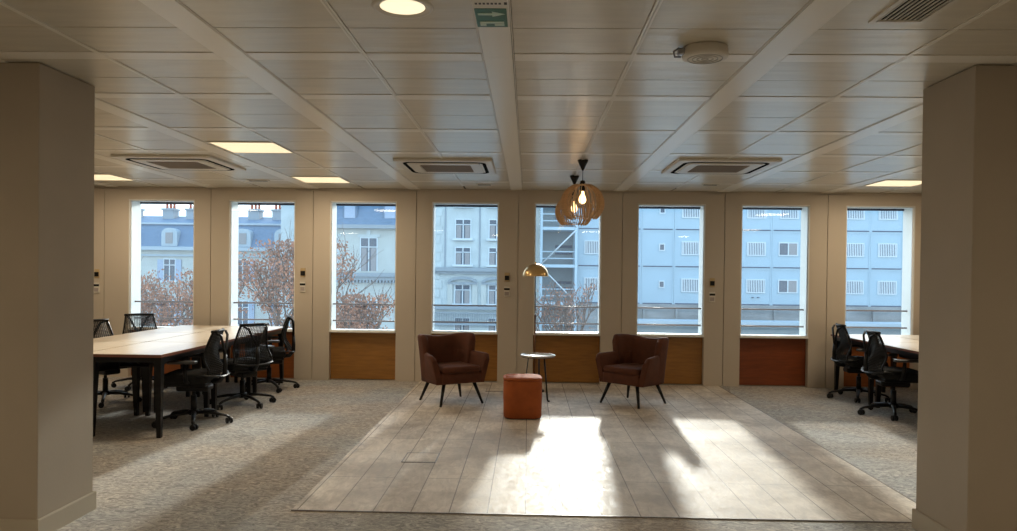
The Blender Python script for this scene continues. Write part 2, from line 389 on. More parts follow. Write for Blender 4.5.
# ================================================================== CEILING FIXTURES
def area(name, parent, loc, size, power, color=(1, .80, .56), shape='SQUARE'):
    l = bpy.data.lights.new(name, 'AREA'); l.shape = shape; l.size = size; l.energy = power; l.color = color
    o = bpy.data.objects.new(name, l); COL.objects.link(o); o.parent = parent; o.location = loc
    return o
def light_panel(x, y, label, power=LAMP, s=.56):
    t = thing('ceiling_light_panel', label, 'ceiling light', (x, y, H), 0, 'square ceiling light panels')
    bm = new(); h = s/2
    for a in ((-h-.012, h+.012, -h-.012, -h), (-h-.012, h+.012, h, h+.012), (-h-.012, -h, -h, h), (h, h+.012, -h, h)): box(bm, *a, -.008, .004)
    obj('frame', bm, 'white', t)
    bm = new(); box(bm, -h, h, -h, h, -.005, .003); obj('diffuser', bm, 'diffuser', t)
    area('panel_lamp', t, (0, 0, -.02), s*.9, power)
light_panel(-2.49, 6.71, 'square glowing warm ceiling panel left of centre, nearer of the two in its row')
light_panel(-2.51, 9.05, 'square glowing warm ceiling panel left of centre, close to the window wall')
light_panel(-5.20, 8.98, 'warm ceiling panel at the far left, partly hidden by the left column')
light_panel(4.32, 8.92, 'warm ceiling panel at the far right, partly hidden by the right column')
for (x, y) in ((-5.2, 6.6), (4.32, 6.6), (-5.2, 2.0), (5.2, 2.0), (-2.5, .5), (1.6, .5), (-5.2, -1.5), (4.3, -1.5), (-.8, -1.8)):  # unseen panels added to raise the fill light in the room
    light_panel(x, y, 'added square warm ceiling panel outside the view, fill light for the office')
def downlight(x, y, label, power=5):
    t = thing('recessed_downlight', label, 'ceiling light', (x, y, H))
    bm = new(); lathe(bm, [(.094, -.003), (.112, -.010), (.122, -.010), (.128, -.001), (.128, .003), (.090, .003), (.094, -.003)], 40); obj('trim_ring', bm, 'white', t)
    bm = new(); lathe(bm, [(0, -.0025), (.094, -.0025), (.094, .002), (0, .002)], 40); obj('diffuser', bm, 'diffuser_round', t)
    area('downlight_lamp', t, (0, 0, -.02), .16, power, (1, .78, .5), 'DISK')
downlight(-.535, 3.125, 'round glowing recessed downlight near the top of the photo')

def ac(x, y, label):
    t = thing('ceiling_air_conditioner', label, 'air conditioner', (x, y, H), 0, 'four-way ceiling air conditioning cassettes')
    s = .485
    bm = new(); box(bm, -s, s, -s, s, -.028, .004, bev=.012, seg=2); obj('cassette_panel', bm, 'white', t)
    bm = new()                                 # rounded dark louvre ring
    def rr(hw, r, z, n=6):
        out = []
        for cx, cy, a0 in ((hw-r, hw-r, 0), (-hw+r, hw-r, PI/2), (-hw+r, -hw+r, PI), (hw-r, -hw+r, 1.5*PI)):
            for k in range(n+1): a = a0+PI/2*k/n; out.append((cx+r*math.cos(a), cy+r*math.sin(a), z))
        return out
    def ring(bm, h0, r0, h1, r1, z0, z1):
        A = [bm.verts.new(p) for p in rr(h0, r0, z0)]; B = [bm.verts.new(p) for p in rr(h1, r1, z0)]
        A2 = [bm.verts.new(p) for p in rr(h0, r0, z1)]; B2 = [bm.verts.new(p) for p in rr(h1, r1, z1)]
        n = len(A)
        for i in range(n):
            j = (i+1) % n
            for q in ((A[i], A[j], B[j], B[i]), (A2[i], A2[j], B2[j], B2[i]), (A[i], A[j], A2[j], A2[i]), (B[i], B[j], B2[j], B2[i])): bm.faces.new(q)
    ring(bm, .412, .10, .378, .08, -.031, -.022); obj('louvre_slot', bm, 'matte_black', t)
    bm = new(); ring(bm, .355, .07, .26, .03, -.036, -.022); obj('inner_frame', bm, 'white', t)
    bm = new()
    box(bm, -.25, .25, -.25, .25, -.030, -.022)
    for k in range(18): yy = -.24+.48*k/17; box(bm, -.25, .25, yy-.006, yy+.006, -.036, -.030)
    obj('intake_grille', bm, mat('taupe_grille', (.30, .24, .18), .6), t)
    bm = new(); lathe(bm, [(0, -.034), (.010, -.034), (.012, -.030), (.012, -.026)], 10, (-.31, -.31, 0)); obj('status_lamp', bm, 'dark', t)
ac(-3.57, 7.66, 'square air conditioning cassette in the ceiling at the left, before the first windows')
ac(-.845, 7.76, 'square air conditioning cassette in the ceiling just left of the central strip')
ac(1.895, 7.63, 'square air conditioning cassette in the ceiling right of the pendant lamps')

def vent(x, y, w_, label):
    bm = new(); box(bm, -w_/2, w_/2, -.05, .05, -.012, .002, bev=.004, seg=1)
    t = tag(obj('ceiling_slot_vent', bm, 'white', loc=(x, y, H)), label, 'vent', 'small slot vents beside the window wall')
    bm = new(); box(bm, -w_/2+.02, w_/2-.02, -.03, .018, -.0155, -.011); obj('slot', bm, 'dark', t)
vent(-3.32, 9.15, .26, 'small slot vent in the ceiling left of centre, between the light panels')
vent(-.56, 9.37, .20, 'small slot vent in the ceiling behind the middle air conditioner')
vent(2.19, 9.18, .20, 'small slot vent in the ceiling behind the right air conditioner')

# linear supply grille top right
t = thing('ceiling_grille', 'long white ceiling grille with black slots at the top right', 'vent', (1.57, 3.0, H))
bm = new()
for a in ((-.118, .118, -.30, -.275), (-.118, .118, .27, .292), (-.118, -.095, -.275, .27), (.095, .118, -.275, .27)): box(bm, *a, -.009, .004)
obj('frame', bm, 'white', t)
bm = new(); box(bm, -.095, .095, -.275, .27, -.001, .003); obj('slot_backing', bm, 'matte_black', t)
bm = new()
for k in range(9): x = -.084+.168*k/8; box(bm, x-.0028, x+.0028, -.275, .27, -.006, -.001)
obj('slats', bm, 'white', t)

# round surface-mounted detector
t = thing('ceiling_detector', 'round white detector with concentric rings under the ceiling, right of centre', 'detector', (.845, 3.68, H))
bm = new(); lathe(bm, [(0, .0), (.100, 0), (.106, -.006), (.110, -.040), (.108, -.050), (.098, -.055), (0, -.055)], 48); obj('housing', bm, 'white', t)
bm = new()
for r in (.082, .060, .038, .016): lathe(bm, [(r-.003, -.055), (r-.002, -.058), (r+.002, -.058), (r+.003, -.055)], 40)
obj('rings', bm, mat('pale_grey_ring', (.50, .48, .44), .5), t)
bm = new(); box(bm, -.134, -.101, -.03, .012, -.040, -.010, bev=.006); tube(bm, [(-.12, -.01, -.05), (-.15, -.015, -.05), (-.155, -.015, -.025), (-.13, -.01, -.006)], .005, 6); obj('side_clip', bm, 'chrome', t)

# emergency exit light on the central strip
t = thing('emergency_exit_light', 'small green exit sign with pale arrow under the central ceiling strip', 'exit sign', (-.168, 3.055, H))
bm = new(); box(bm, -.078, .078, -.20, .27, -.022, -.006, bev=.006); obj('housing', bm, 'white', t)
bm = new(); box(bm, -.066, .066, .03, .255, -.0245, -.0215); obj('green_panel', bm, 'green', t)
bm = new()
prism(bm, [(-.055, .078), (.005, .078), (.005, .058), (.058, .088), (.005, .118), (.005, .100), (-.055, .100)], 'z', -.0262, -.0243)
obj('arrow_marking', bm, 'sign_white', t); bm = new()
box(bm, -.052, .052, .180, .204, -.0262, -.0243)
box(bm, -.052, -.026, .210, .234, -.0262, -.0243); box(bm, .010, .052, .212, .234, -.0262, -.0243)
obj('text_bar', bm, 'sign_white', t)
bm = new()
for k in range(7): box(bm, -.06+.016*k, -.06+.016*k+.010, -.035, -.018, -.0232, -.0215)
box(bm, .058, .070, -.04, -.015, -.0232, -.0215)
obj('dark_print', bm, 'label_text', t)

# pendant lamps
def rib_mesh():
    bm = new(); n = 14; out = []; inn = []
    for i in range(n+1):
        u = i/n; a = math.radians(68 - 118*u)      # from upper collar to lower ring
        ro, zo = .215*math.cos(a), .20*math.sin(a)
        wdt = .029*(.5+.5*math.sin(PI*min(1, u*1.05)))
        k = (1 - wdt/.21)
        out.append((ro, zo)); inn.append((ro*k, zo*k*(.98)))
    poly = out + inn[::-1]
    A = [bm.verts.new((r, -.0022, z)) for r, z in poly]; B = [bm.verts.new((r, .0022, z)) for r, z in poly]
    N = len(poly); h = n+1
    for i in range(n):
        j = N-1-i
        bm.faces.new((A[i], A[i+1], A[j-1], A[j])); bm.faces.new((B[i], B[j], B[j-1], B[i+1]))
    for i in range(N): bm.faces.new((A[i], B[i], B[(i+1) % N], A[(i+1) % N]))
    return bm
def pendant(x, y, zc, label):
    t = thing('pendant_lamp', label, 'pendant lamp', (x, y, H), 0, 'slatted wood pendant lamps')
    zc -= H
    bm = new(); lathe(bm, [(0, 0), (.052, 0), (.052, -.008), (.006, -.105), (0, -.106)], 28); obj('canopy', bm, 'dark', t)
    bm = new(); tube(bm, [(0, 0, -.10), (0, 0, zc+.19)], .0035, 6); obj('cord', bm, 'dark', t)
    bm = new(); lathe(bm, [(0, .225), (.022, .22), (.026, .20), (.026, .135), (.018, .12), (0, .12)], 20, (0, 0, zc)); obj('socket', bm, 'dark', t)
    bm = new(); lathe(bm, [(0, .12), (.014, .118), (.018, .09), (.033, .055), (.036, .03), (.026, .005), (0, -.006)], 20, (0, 0, zc)); obj('bulb', bm, 'bulb', t)
    first = obj('shade_rib', rib_mesh(), 'ply', t, loc=(0, 0, zc))
    for k in range(1, 22):
        r = first.copy(); COL.objects.link(r); r.parent = t; r.rotation_euler = (0, 0, 2*PI*k/22)
    bm = new(); lathe(bm, [(.03, .170), (.088, .170), (.088, .178), (.03, .178), (.03, .170)], 36, (0, 0, zc)); obj('upper_ring', bm, 'ply', t)
    bm = new(); lathe(bm, [(.106, -.138), (.128, -.138), (.128, -.131), (.106, -.131), (.106, -.138)], 36, (0, 0, zc)); obj('lower_ring', bm, 'ply', t)
    l = bpy.data.lights.new('bulb_light', 'POINT'); l.energy = 5; l.color = (1, .62, .3); l.shadow_soft_size = .035
    o = bpy.data.objects.new('bulb_light', l); COL.objects.link(o); o.parent = t; o.location = (0, 0, zc+.03)
pendant(.518, 7.33, 2.150, 'slatted wooden globe pendant lamp, nearer and higher of the two')
pendant(.510, 8.53, 2.165, 'slatted wooden globe pendant lamp, farther and lower looking of the two')

# wall controllers on four piers
def controller(x, z, label):
    t = thing('wall_controller', label, 'wall control', (x, YW, z), 0, 'wall controllers on the window piers')
    bm = new(); box(bm, -.034, .034, -.012, -.001, -.05, .068, bev=.004, seg=1); obj('sensor_plate', bm, 'beige_plate' , t)
    bm = new(); box(bm, -.030, .030, -.020, -.012, -.03, .03, bev=.003, seg=1); obj('sensor_window', bm, 'dark', t)
    bm = new(); box(bm, -.038, .038, -.018, -.001, -.25, -.115, bev=.004, seg=1); obj('remote_holder', bm, 'white', t)
    bm = new(); box(bm, -.037, .037, -.024, -.018, -.162, -.135, bev=.002, seg=1); obj('display_strip', bm, 'dark', t)
    bm = new(); box(bm, -.030, .028, -.0195, -.0178, -.235, -.185); obj('keypad', bm, 'grey_label', t)
controller(-5.815, 1.385, 'wall controller pair beside the left column, left of the first window')
controller(-3.015, 1.43, 'wall controller pair on the pier right of the second window')
controller(-.281, 1.40, 'wall controller pair on the pier just left of the brass floor lamp')
controller(2.43, 1.36, 'wall controller pair on the pier right of the sixth window, behind the right armchair')

# ================================================================== FURNITURE
def armchair(x, y, rz, label):
    t = thing('armchair', label, 'armchair', (x, y, .006), rz, 'rust velvet tub armchairs')
    # plan path of the shell: front left -> back -> front right
    hw, yf, yb, rc = .262, -.255, .235, .13
    path = []
    for k in range(13): path.append((Vector((-hw, yf+(yb-rc-yf)*k/12)), Vector((-1, 0))))
    for k in range(1, 9):
        a = PI - PI/2*k/9; n = Vector((math.cos(a), math.sin(a))); path.append((Vector((-hw+rc, yb-rc))+n*rc, n))
    for k in range(9): path.append((Vector((-hw+rc+(2*hw-2*rc)*k/8, yb)), Vector((0, 1))))
    for k in range(1, 9):
        a = PI/2 - PI/2*k/9; n = Vector((math.cos(a), math.sin(a))); path.append((Vector((hw-rc, yb-rc))+n*rc, n))
    for k in range(13): path.append((Vector((hw, yb-rc+(yf-yb+rc)*k/12)), Vector((1, 0))))
    z0, th = .235, .030
    def sm(u): u = max(0, min(1, u)); return u*u*(3-2*u)
    def shell(sel, zlow, height, extra=0, flare=.115, path=path, th=th):
        bm = new(); rings = []
        for i, (p, n) in enumerate(path):
            if not sel(i, p): continue
            h = height(i, p); prof = []
            fk = flare(p) if callable(flare) else flare; fl = lambda z, fk=fk: fk*max(0, (z-.25))/.5 + extra*max(0, z-.5)
            nz = 7
            for k in range(nz): z = zlow+(h-th-zlow)*k/(nz-1); prof.append((fl(z)+th, z))
            for k in range(1, 6): a = PI*k/6; prof.append((fl(h)+th*math.cos(a), h-th+th*math.sin(a)))
            for k in range(nz): z = (h-th)-(h-th-zlow)*k/(nz-1); prof.append((fl(z)-th, z))
            rings.append([bm.verts.new((p.x+n.x*d, p.y+n.y*d, z)) for d, z in prof])
        m_ = len(rings[0])
        for a, b in zip(rings, rings[1:]):
            for j in range(m_):
                f = bm.faces.new((a[j], a[(j+1) % m_], b[(j+1) % m_], b[j])); f.smooth = True
        bm.faces.new(rings[0][::-1]); bm.faces.new(rings[-1])
        return bm
    n_ = len(path)
    arm_fl = lambda p: .135 - .115*sm((p.y-yf)/.42)
    def h_arm(i, p):
        d = p.y - yf; h = .555 + .012*sm(d/.4)
        if d < .06: h -= .055*(1-math.sqrt(max(0, 1-((.06-d)/.06)**2)))
        return h
    L_ = [i for i in range(n_) if path[i][0].x < -hw+.08 and i < 20]
    R_ = [i for i in range(n_) if path[i][0].x > hw-.08 and i > n_-21]
    o = obj('armrest', shell(lambda i, p: i in L_, z0, h_arm, flare=arm_fl), 'velvet', t)
    o = obj('armrest', shell(lambda i, p: i in R_, z0, h_arm, flare=arm_fl), 'velvet', t)
    def h_back(i, p):
        e = min(i, n_-1-i)
        u = sm((p.y-(yf+.20))/.12)             # wings climb from the arms
        dip = .036*math.cos(max(-1, min(1, p.x/hw))*PI/2)
        return .50 + .262*u - dip
    sc_ = .255/.262                            # the back stands inside the arms
    bpath = [(Vector((p.x*sc_, p.y+.012)), n) for p, n in path]
    B_ = [i for i in range(n_) if path[i][0].y > yf+.25]
    obj('backrest', shell(lambda i, p: i in B_, z0+.005, h_back, .03, .045, bpath, .036), 'velvet', t, smooth=True)
    bm = new(); v = box(bm, -.245, .245, -.268, .21, .235, .355, bev=.02, seg=2); obj('seat_base', bm, 'velvet', t, smooth=True)
    bm = new(); box(bm, -.236, .236, -.278, .20, .350, .425, bev=.03, seg=4)
    for v in bm.verts:
        if v.co.z > .40: v.co.z += .014*math.cos(v.co.x/.236*PI/2)*math.cos(min(1, abs(v.co.y+.03)/.25)*PI/2)
    obj('seat_cushion', bm, 'velvet', t, smooth=True)
    for sx_ in (-1, 1):
        for (ya, yb_) in ((-.20, -.272), (.165, .245)):
            bm = new(); tube(bm, [(sx_*.185, ya, .245), (sx_*.262, yb_, 0)], [.022, .013], 12); obj('leg', bm, 'darkm', t)
    return t
armchair(-.862, 8.47, math.radians(33.4), 'rust brown velvet armchair left of the orange pouf, facing right')
armchair(1.215, 8.565, math.radians(-43.5), 'rust brown velvet armchair right of the orange pouf, facing left')

# pouf
t = thing('pouf', 'small orange velvet pouf standing between the two armchairs', 'pouf', (-.045, 7.66, .006), math.radians(2))
def superring(hw, z, r, n=8):
    out = []
    for cx, cy, a0 in ((hw-r, hw-r, 0), (-hw+r, hw-r, PI/2), (-hw+r, -hw+r, PI), (hw-r, -hw+r, 1.5*PI)):
        for k in range(n+1): a = a0+PI/2*k/n; out.append((cx+r*math.cos(a), cy+r*math.sin(a), z))
    return out
def superstack(bm, prof):
    rs = [[bm.verts.new(p) for p in superring(hw, z, r)] for hw, z, r in prof]
    for a, b in zip(rs, rs[1:]):
        n = len(a)
        for i in range(n): f = bm.faces.new((a[i], a[(i+1) % n], b[(i+1) % n], b[i])); f.smooth = True
    bm.faces.new(rs[0][::-1]); bm.faces.new(rs[-1])
bm = new(); superstack(bm, [(.180, .010, .09), (.190, .020, .095), (.195, .20, .10), (.194, .375, .10), (.191, .385, .10)]); obj('body', bm, 'velvet_orange', t)
bm = new(); superstack(bm, [(.190, .386, .10), (.197, .390, .10), (.195, .402, .10), (.175, .412, .09), (.12, .417, .06)]); obj('top_cushion', bm, 'velvet_orange', t)
bm = new(); superstack(bm, [(.165, 0, .08), (.165, .011, .08)]); obj('base_plate', bm, 'dark', t)

# side table
t = thing('side_table', 'small round side table with thin black legs behind the orange pouf', 'side table', (.122, 8.68, .006))
bm = new(); lathe(bm, [(0, .498), (.185, .498), (.197, .503), (.200, .522), (.194, .522), (.190, .510), (0, .509)], 48); obj('table_top', bm, 'tabletop', t)
bm = new(); lathe(bm, [(0, .484), (.10, .484), (.19, .494), (.19, .4975), (0, .4975)], 36); obj('under_plate', bm, 'darkm', t)
for k, a in enumerate((-48, 82, 192)):
    a = math.radians(a); c_, s_ = math.cos(a), math.sin(a)
    bm = new(); tube(bm, [(c_*.11, s_*.11, .49), (c_*.17, s_*.17, .02), (c_*.182, s_*.182, .008), (c_*.20, s_*.20, .010)], .0095 if k < 2 else .006, 8); obj('leg', bm, 'darkm', t)

# floor lamp
t = thing('floor_lamp', 'slim floor lamp with a brass dome shade behind the side table', 'floor lamp', (.092, 9.3, .006))
bm = new(); lathe(bm, [(0, 0), (.125, 0), (.128, .006), (.12, .018), (.02, .022), (0, .022)], 40); obj('base', bm, 'darkm', t)
bm = new(); tube(bm, [(0, 0, .02), (0, 0, .95)], .011, 10); obj('lower_pole', bm, mat('bronze', (.16, .07, .03), .4, metal=.5), t)
bm = new(); tube(bm, [(0, 0, .95), (0, 0, 1.56)], .0048, 8); obj('upper_pole', bm, 'darkm', t)
bm = new(); R_, pr = .160, []
for k in range(13): a = PI/2*k/12; pr.append((R_*math.cos(a), 1.425+.155*math.sin(a)))
pr2 = [(r*.975, z-.003) for r, z in pr][::-1]
pr2[0] = (0, pr2[0][1]); pr[-1] = (0, pr[-1][1])
lathe(bm, pr+pr2+[pr[0]], 48); obj('dome_shade', bm, 'brass', t)
bm = new(); lathe(bm, [(0, 1.60), (.010, 1.596), (.012, 1.578), (0, 1.576)], 14); obj('finial', bm, 'brass', t)
bm = new(); lathe(bm, [(0, 1.56), (.018, 1.555), (.018, 1.50), (0, 1.50)], 14); lathe(bm, [(0, 1.505), (.014, 1.50), (.026, 1.468), (.018, 1.445), (0, 1.440)], 16); obj('bulb', bm, 'white', t)

# desks
def make_desk(label, loc, ln=1.13, wd=.70):
    t = thing('desk', label, 'desk', loc, 0, 'pale oak bench desks')
    h = wd/2-.004; l = ln/2-.003
    bm = new(); box(bm, -h, h, -l, l, .705, .728, mi=1); box(bm, -h, h, -l, l, .7281, .731)
    obj('desktop', bm, ['oak', 'edge'], t)
    bm = new()
    for (a, b, c_, d) in ((-h+.03, h-.03, -l+.06, -l+.10), (-h+.03, h-.03, l-.10, l-.06), (-h+.03, -h+.07, -l+.06, l-.06), (h-.07, h-.03, -l+.06, l-.06)): box(bm, a, b, c_, d, .655, .7045)
    obj('frame', bm, 'darkm', t)
    bm = new(); box(bm, -.14, .14, -l+.22, l-.22, .59, .60); box(bm, -.14, -.13, -l+.22, l-.22, .60, .653); box(bm, .13, .14, -l+.22, l-.22, .60, .653)
    for y in (-l+.30, l-.30): box(bm, -.01, .01, y-.01, y+.01, .60, .704)
    obj('cable_tray', bm, 'darkm', t)
    for sx_ in (-1, 1):
        for sy_ in (-1, 1):
            bm = new(); x, y = sx_*(h-.06), sy_*(l-.09)
            v = box(bm, x-.033, x+.033, y-.033, y+.033, 0, .704)
            for q in v[:4]:
                q.co.x = x+sx_*.012+(q.co.x-x)*.55; q.co.y = y+sy_*.01+(q.co.y-y)*.55
            obj('leg', bm, 'darkm', t)
    return t
d0 = make_desk('pale oak desk at the near end of the left bench, aisle side', (-3.485, 6.92, 0))
dup(d0, (-3.485, 8.06, 0), 0, 'pale oak desk in the middle of the left bench, aisle side')
dup(d0, (-3.485, 9.20, 0), 0, 'pale oak desk at the window end of the left bench, aisle side')
dup(d0, (-4.195, 6.92, 0), 0, 'pale oak desk at the near end of the left bench, wall side, beside the column')
dup(d0, (-4.195, 8.06, 0), 0, 'pale oak desk in the middle of the left bench, wall side')
dup(d0, (-4.195, 9.20, 0), 0, 'pale oak desk at the window end of the left bench, wall side')
dup(d0, (4.24, 9.20, 0), 0, 'pale oak desk at the window end of the right bench, aisle side')
dup(d0, (4.24, 8.06, 0), 0, 'pale oak desk of the right bench, aisle side, partly hidden by the right column')
dup(d0, (4.95, 9.20, 0), 0, 'pale oak desk at the window end of the right bench, wall side')
dup(d0, (4.24, 6.92, 0), 0, 'pale oak desk of the right bench hidden almost wholly behind the right column')

# task chair: Y-tower back with suspended web
def make_chair(label, loc, rz):
    t = thing('task_chair', label, 'office chair', loc, rz, 'black task chairs at the benches')
    # seat
    bm = new(); box(bm, -.25, .25, -.26, .19, .405, .505, bev=.040, seg=4)
    for v in bm.verts:
        if v.co.y < -.18: v.co.z -= (abs(v.co.y)-.18)*.35
        v.co.x *= 1 - .10*max(0, v.co.y)/.2
    obj('seat', bm, 'fabric_black', t, smooth=True)
    bm = new(); box(bm, -.20, .20, -.19, .17, .375, .406, bev=.012); box(bm, -.09, .09, -.14, .16, .315, .376, bev=.02); tube(bm, [(.06, .02, .38), (.24, .02, .38)], .008, 6); obj('seat_mechanism', bm, 'dark', t)
    # suspended back web
    bm = new(); nu, nv = 18, 26
    def bp(u, v):     # u -1..1, v 0 bottom ..1 top
        z = .49 + .390*v
        wv = .225 - .068*v
        y = .165 + .070*v + .075*math.exp(-((v-.05)/.22)**2) - .038*(1-u*u)*(-.5+v*.2) - .02*math.sin(PI*v)
        y += .035*(u*u)*(-1)*(1-v*.6)
        return Vector((u*wv, y, z))
    G = [[bm.verts.new(bp(-1+2*i/nu, j/nv)) for i in range(nu+1)] for j in range(nv+1)]
    for j in range(nv):
        for i in range(nu): bm.faces.new((G[j][i], G[j][i+1], G[j+1][i+1], G[j+1][i]))
    o = obj('backrest_web', bm, 'mesh_dark', t)
    wm = o.modifiers.new('strands', 'WIREFRAME'); wm.thickness = .0115; wm.use_replace = True; wm.use_even_offset = False
    # frame of the web: top bar and side edges
    bm = new()
    tube(bm, [bp(-1.08, 1)+Vector((0, 0, .004)), bp(-.5, 1)+Vector((0, .004, .006)), bp(0, 1)+Vector((0, .004, .006)), bp(.5, 1)+Vector((0, .004, .006)), bp(1.08, 1)+Vector((0, 0, .004))], .015, 8)
    for s in (-1, 1): tube(bm, [bp(s, k/10) for k in range(11)], [.011]*11, 6)
    obj('back_rim', bm, 'dark', t)
    # Y tower behind
    bm = new()
    tube(bm, [(0, .13, .40), (0, .24, .41), (0, .285, .47), (0, .29, .56), (0, .285, .66)], [.026, .026, .024, .021, .018], 8)
    for s in (-1, 1): tube(bm, [(0, .285, .65), (s*.05, .285, .74), (s*.10, .28, .84), (s*.142, .250, .872)], [.016, .013, .012, .012], 8)
    obj('y_tower', bm, 'dark', t)
    bm = new()      # lumbar arc sweeping under the web
    tube(bm, [(-.225, .09, .47), (-.235, .17, .485), (-.20, .25, .475), (-.10, .288, .462), (0, .297, .46), (.10, .288, .462), (.20, .25, .475), (.235, .17, .485), (.225, .09, .47)], .015, 8, flat=.6)
    obj('lumbar_arc', bm, 'chrome' if False else 'mesh_dark', t)
    for s in (-1, 1):
        bm = new()
        tube(bm, [(s*.20, .02, .415), (s*.275, .02, .43), (s*.292, .02, .48), (s*.292, .01, .600)], [.020, .022, .022, .018], 8, flat=.7)
        a = obj('armrest', bm, 'dark', t)
        bm = new(); box(bm, s*.288-.043, s*.288+.043, -.14, .115, .600, .628, bev=.010, seg=2); obj('arm_pad', bm, mat('arm_pad_grey', (.05, .05, .052), .35) if 'arm_pad_grey' not in bpy.data.materials else bpy.data.materials['arm_pad_grey'], a, smooth=True)
    bm = new(); tube(bm, [(0, 0, .35), (0, 0, .20)], .017, 10); tube(bm, [(0, 0, .27), (0, 0, .10)], .028, 12); obj('gas_column', bm, 'dark', t)
    bm = new(); lathe(bm, [(0, .135), (.045, .132), (.05, .11), (.045, .085), (0, .08)], 16)
    for k in range(5):
        a = 2*PI*k/5+.3; c_, s_ = math.cos(a), math.sin(a)
        tube(bm, [(c_*.03, s_*.03, .108), (c_*.16, s_*.16, .103), (c_*.30, s_*.30, .078), (c_*.335, s_*.335, .062)], [.026, .021, .016, .014], 8, flat=.75)
    obj('star_base', bm, 'darkm', t)
    cm = None
    for k in range(5):
        a = 2*PI*k/5+.3; c_, s_ = math.cos(a), math.sin(a)
        if cm is None:
            bm = new()
            for s in (-1, 1): 
                tube(bm, [(.012, s*.010, .0275), (.012, s*.027, .0275)], .0275, 14)
            tube(bm, [(0, 0, .068), (.004, 0, .03)], .009, 8); box(bm, -.012, .03, -.009, .009, .025, .058, bev=.006)
            cm = obj('caster', bm, 'dark', t, loc=(c_*.335, s_*.335, 0), rot=(0, 0, a+.9))
        else:
            c2 = cm.copy(); COL.objects.link(c2); c2.parent = t; c2.location = (c_*.335, s_*.335, 0); c2.rotation_euler = (0, 0, a+.9+k*1.3)
    return t
# local front is -Y ; facing -X => rz = -90deg ; facing +X => rz = +90deg
ch = make_chair('black task chair nearest in the row on the aisle side of the left bench', (-3.17, 7.07, 0), math.radians(-84))
dup(ch, (-3.09, 8.08, 0), math.radians(-128), 'black task chair in the middle of the aisle side of the left bench, turned')
dup(ch, (-3.18, 9.18, 0), math.radians(-70), 'black task chair nearest the windows on the aisle side of the left bench')
dup(ch, (-4.60, 8.08, 0), math.radians(62), 'black task chair on the far side of the left bench, next to the left column')
dup(ch, (-4.78, 9.22, 0), math.radians(38), 'black task chair on the far side of the left bench, before the first window')
dup(ch, (3.99, 9.14, 0), math.radians(84), 'black task chair at the right bench, closest to the windows')
dup(ch, (3.89, 8.07, 0), math.radians(86), 'black task chair at the right bench, beside the right column')
dup(ch, (4.0, 6.98, 0), math.radians(92), 'black task chair at the right bench, hidden by the column except one caster')

# ================================================================== OUTSIDE
bm = new(); box(bm, -90, 90, YO+.3, 140, -9.2, -9); struct('ground', bm, 'ground')
# -------- stacked site cabins
CW, CH, CX0, CZ0, CYF = 2.415, 2.775, 3.635, -.745, 56.5
root0 = {}
def cabin(kind, x, z, label):
    if kind not in root0:
        t = thing('site_cabin', label, 'site cabin', (x, CYF, z), 0, 'stacked pale blue site cabins')
        bm = new(); box(bm, .004, CW-.004, .05, 6, .0, CH-.004); obj('cabin_shell', bm, 'cabin', t)
        bm = new(); box(bm, 0.115, CW-.115, 0.0, .048, -.0, .085); obj('floor_beam', bm, 'cabin_gap', t)
        bm = new(); box(bm, .01, .11, .02, .06, .0, CH-.01); box(bm, CW-.11, CW-.01, .02, .06, .0, CH-.01); box(bm, .11, CW-.11, .02, .06, CH-.14, CH-.01); obj('corner_frame', bm, 'cabin', t)
        def win(x0, x1, z0, z1, style):
            bm = new(); b = .07
            for a in ((x0-b, x1+b, z0-b, z0), (x0-b, x1+b, z1, z1+b), (x0-b, x0, z0, z1), (x1, x1+b, z0, z1)): box(bm, a[0], a[1], -.02, .05, a[2], a[3])
            wo = obj('cabin_window', bm, 'cabin_white', t)
            bm = new(); box(bm, x0, x1, .02, .048, z0, z1); obj('pane', bm, 'winglass' if style != 'curtain' else 'curtain', wo)
            if style == 'bars':
                bm = new()
                n = 10
                for k in range(n): xx = x0+(x1-x0)*(k+.5)/n; box(bm, xx-.032, xx+.032, -.01, .02, z0, z1)
                obj('window_bars', bm, 'cabin_white', wo)
            if style == 'half':
                bm = new(); xm = (x0+x1)/2; box(bm, xm, x1, -.01, .02, z0, z1); obj('curtain', bm, 'curtain', wo)
                bm = new(); box(bm, xm-.04, xm+.04, -.02, .03, z0, z1); obj('mullion', bm, 'cabin_white', wo)
        if kind == 'bars': win(.62, 1.88, .98, 1.86, 'bars')
        if kind == 'half': win(.55, 1.85, 1.0, 1.86, 'half')
        if kind == 'small': win(1.36, 1.66, 1.28, 1.68, 'plain')
        if kind == 'dots':
            win(.62, 1.88, .98, 1.86, 'bars')
            bm = new()
            for xx in (1.05, 1.45): lathe(bm, [(0, -.0), (.10, 0), (.10, .06), (0, .06)], 12, (xx, .02, .55))
            obj('round_vents', bm, 'cabin_gap', t)
        root0[kind] = t; return t
    return dup(root0[kind], (x, CYF, z), 0, label)
ordn = ['leftmost', 'second', 'third', 'fourth', 'fifth', 'sixth', 'seventh', 'eighth', 'ninth', 'rightmost']
grid = {2: ['bars', 'bars', 'small', 'bars', 'bars', 'bars', 'bars', 'bars', 'bars', 'bars'],
        1: ['bars', 'bars', 'small', 'bars', 'bars', 'bars', 'half', 'bars', 'bars', 'bars'],
        0: ['bars', 'small', 'small', 'bars', 'bars', 'dots', 'half', 'bars', 'bars', 'bars']}
rown = {2: 'top row', 1: 'middle row', 0: 'bottom row'}
for r_, ks in grid.items():
    for k, kd in enumerate(ks):
        z = CZ0+CH*(r_)
        cabin(kd, CX0+CW*k, z, 'pale blue stacked site cabin outside, %s of the %s' % (ordn[k], rown[r_]))
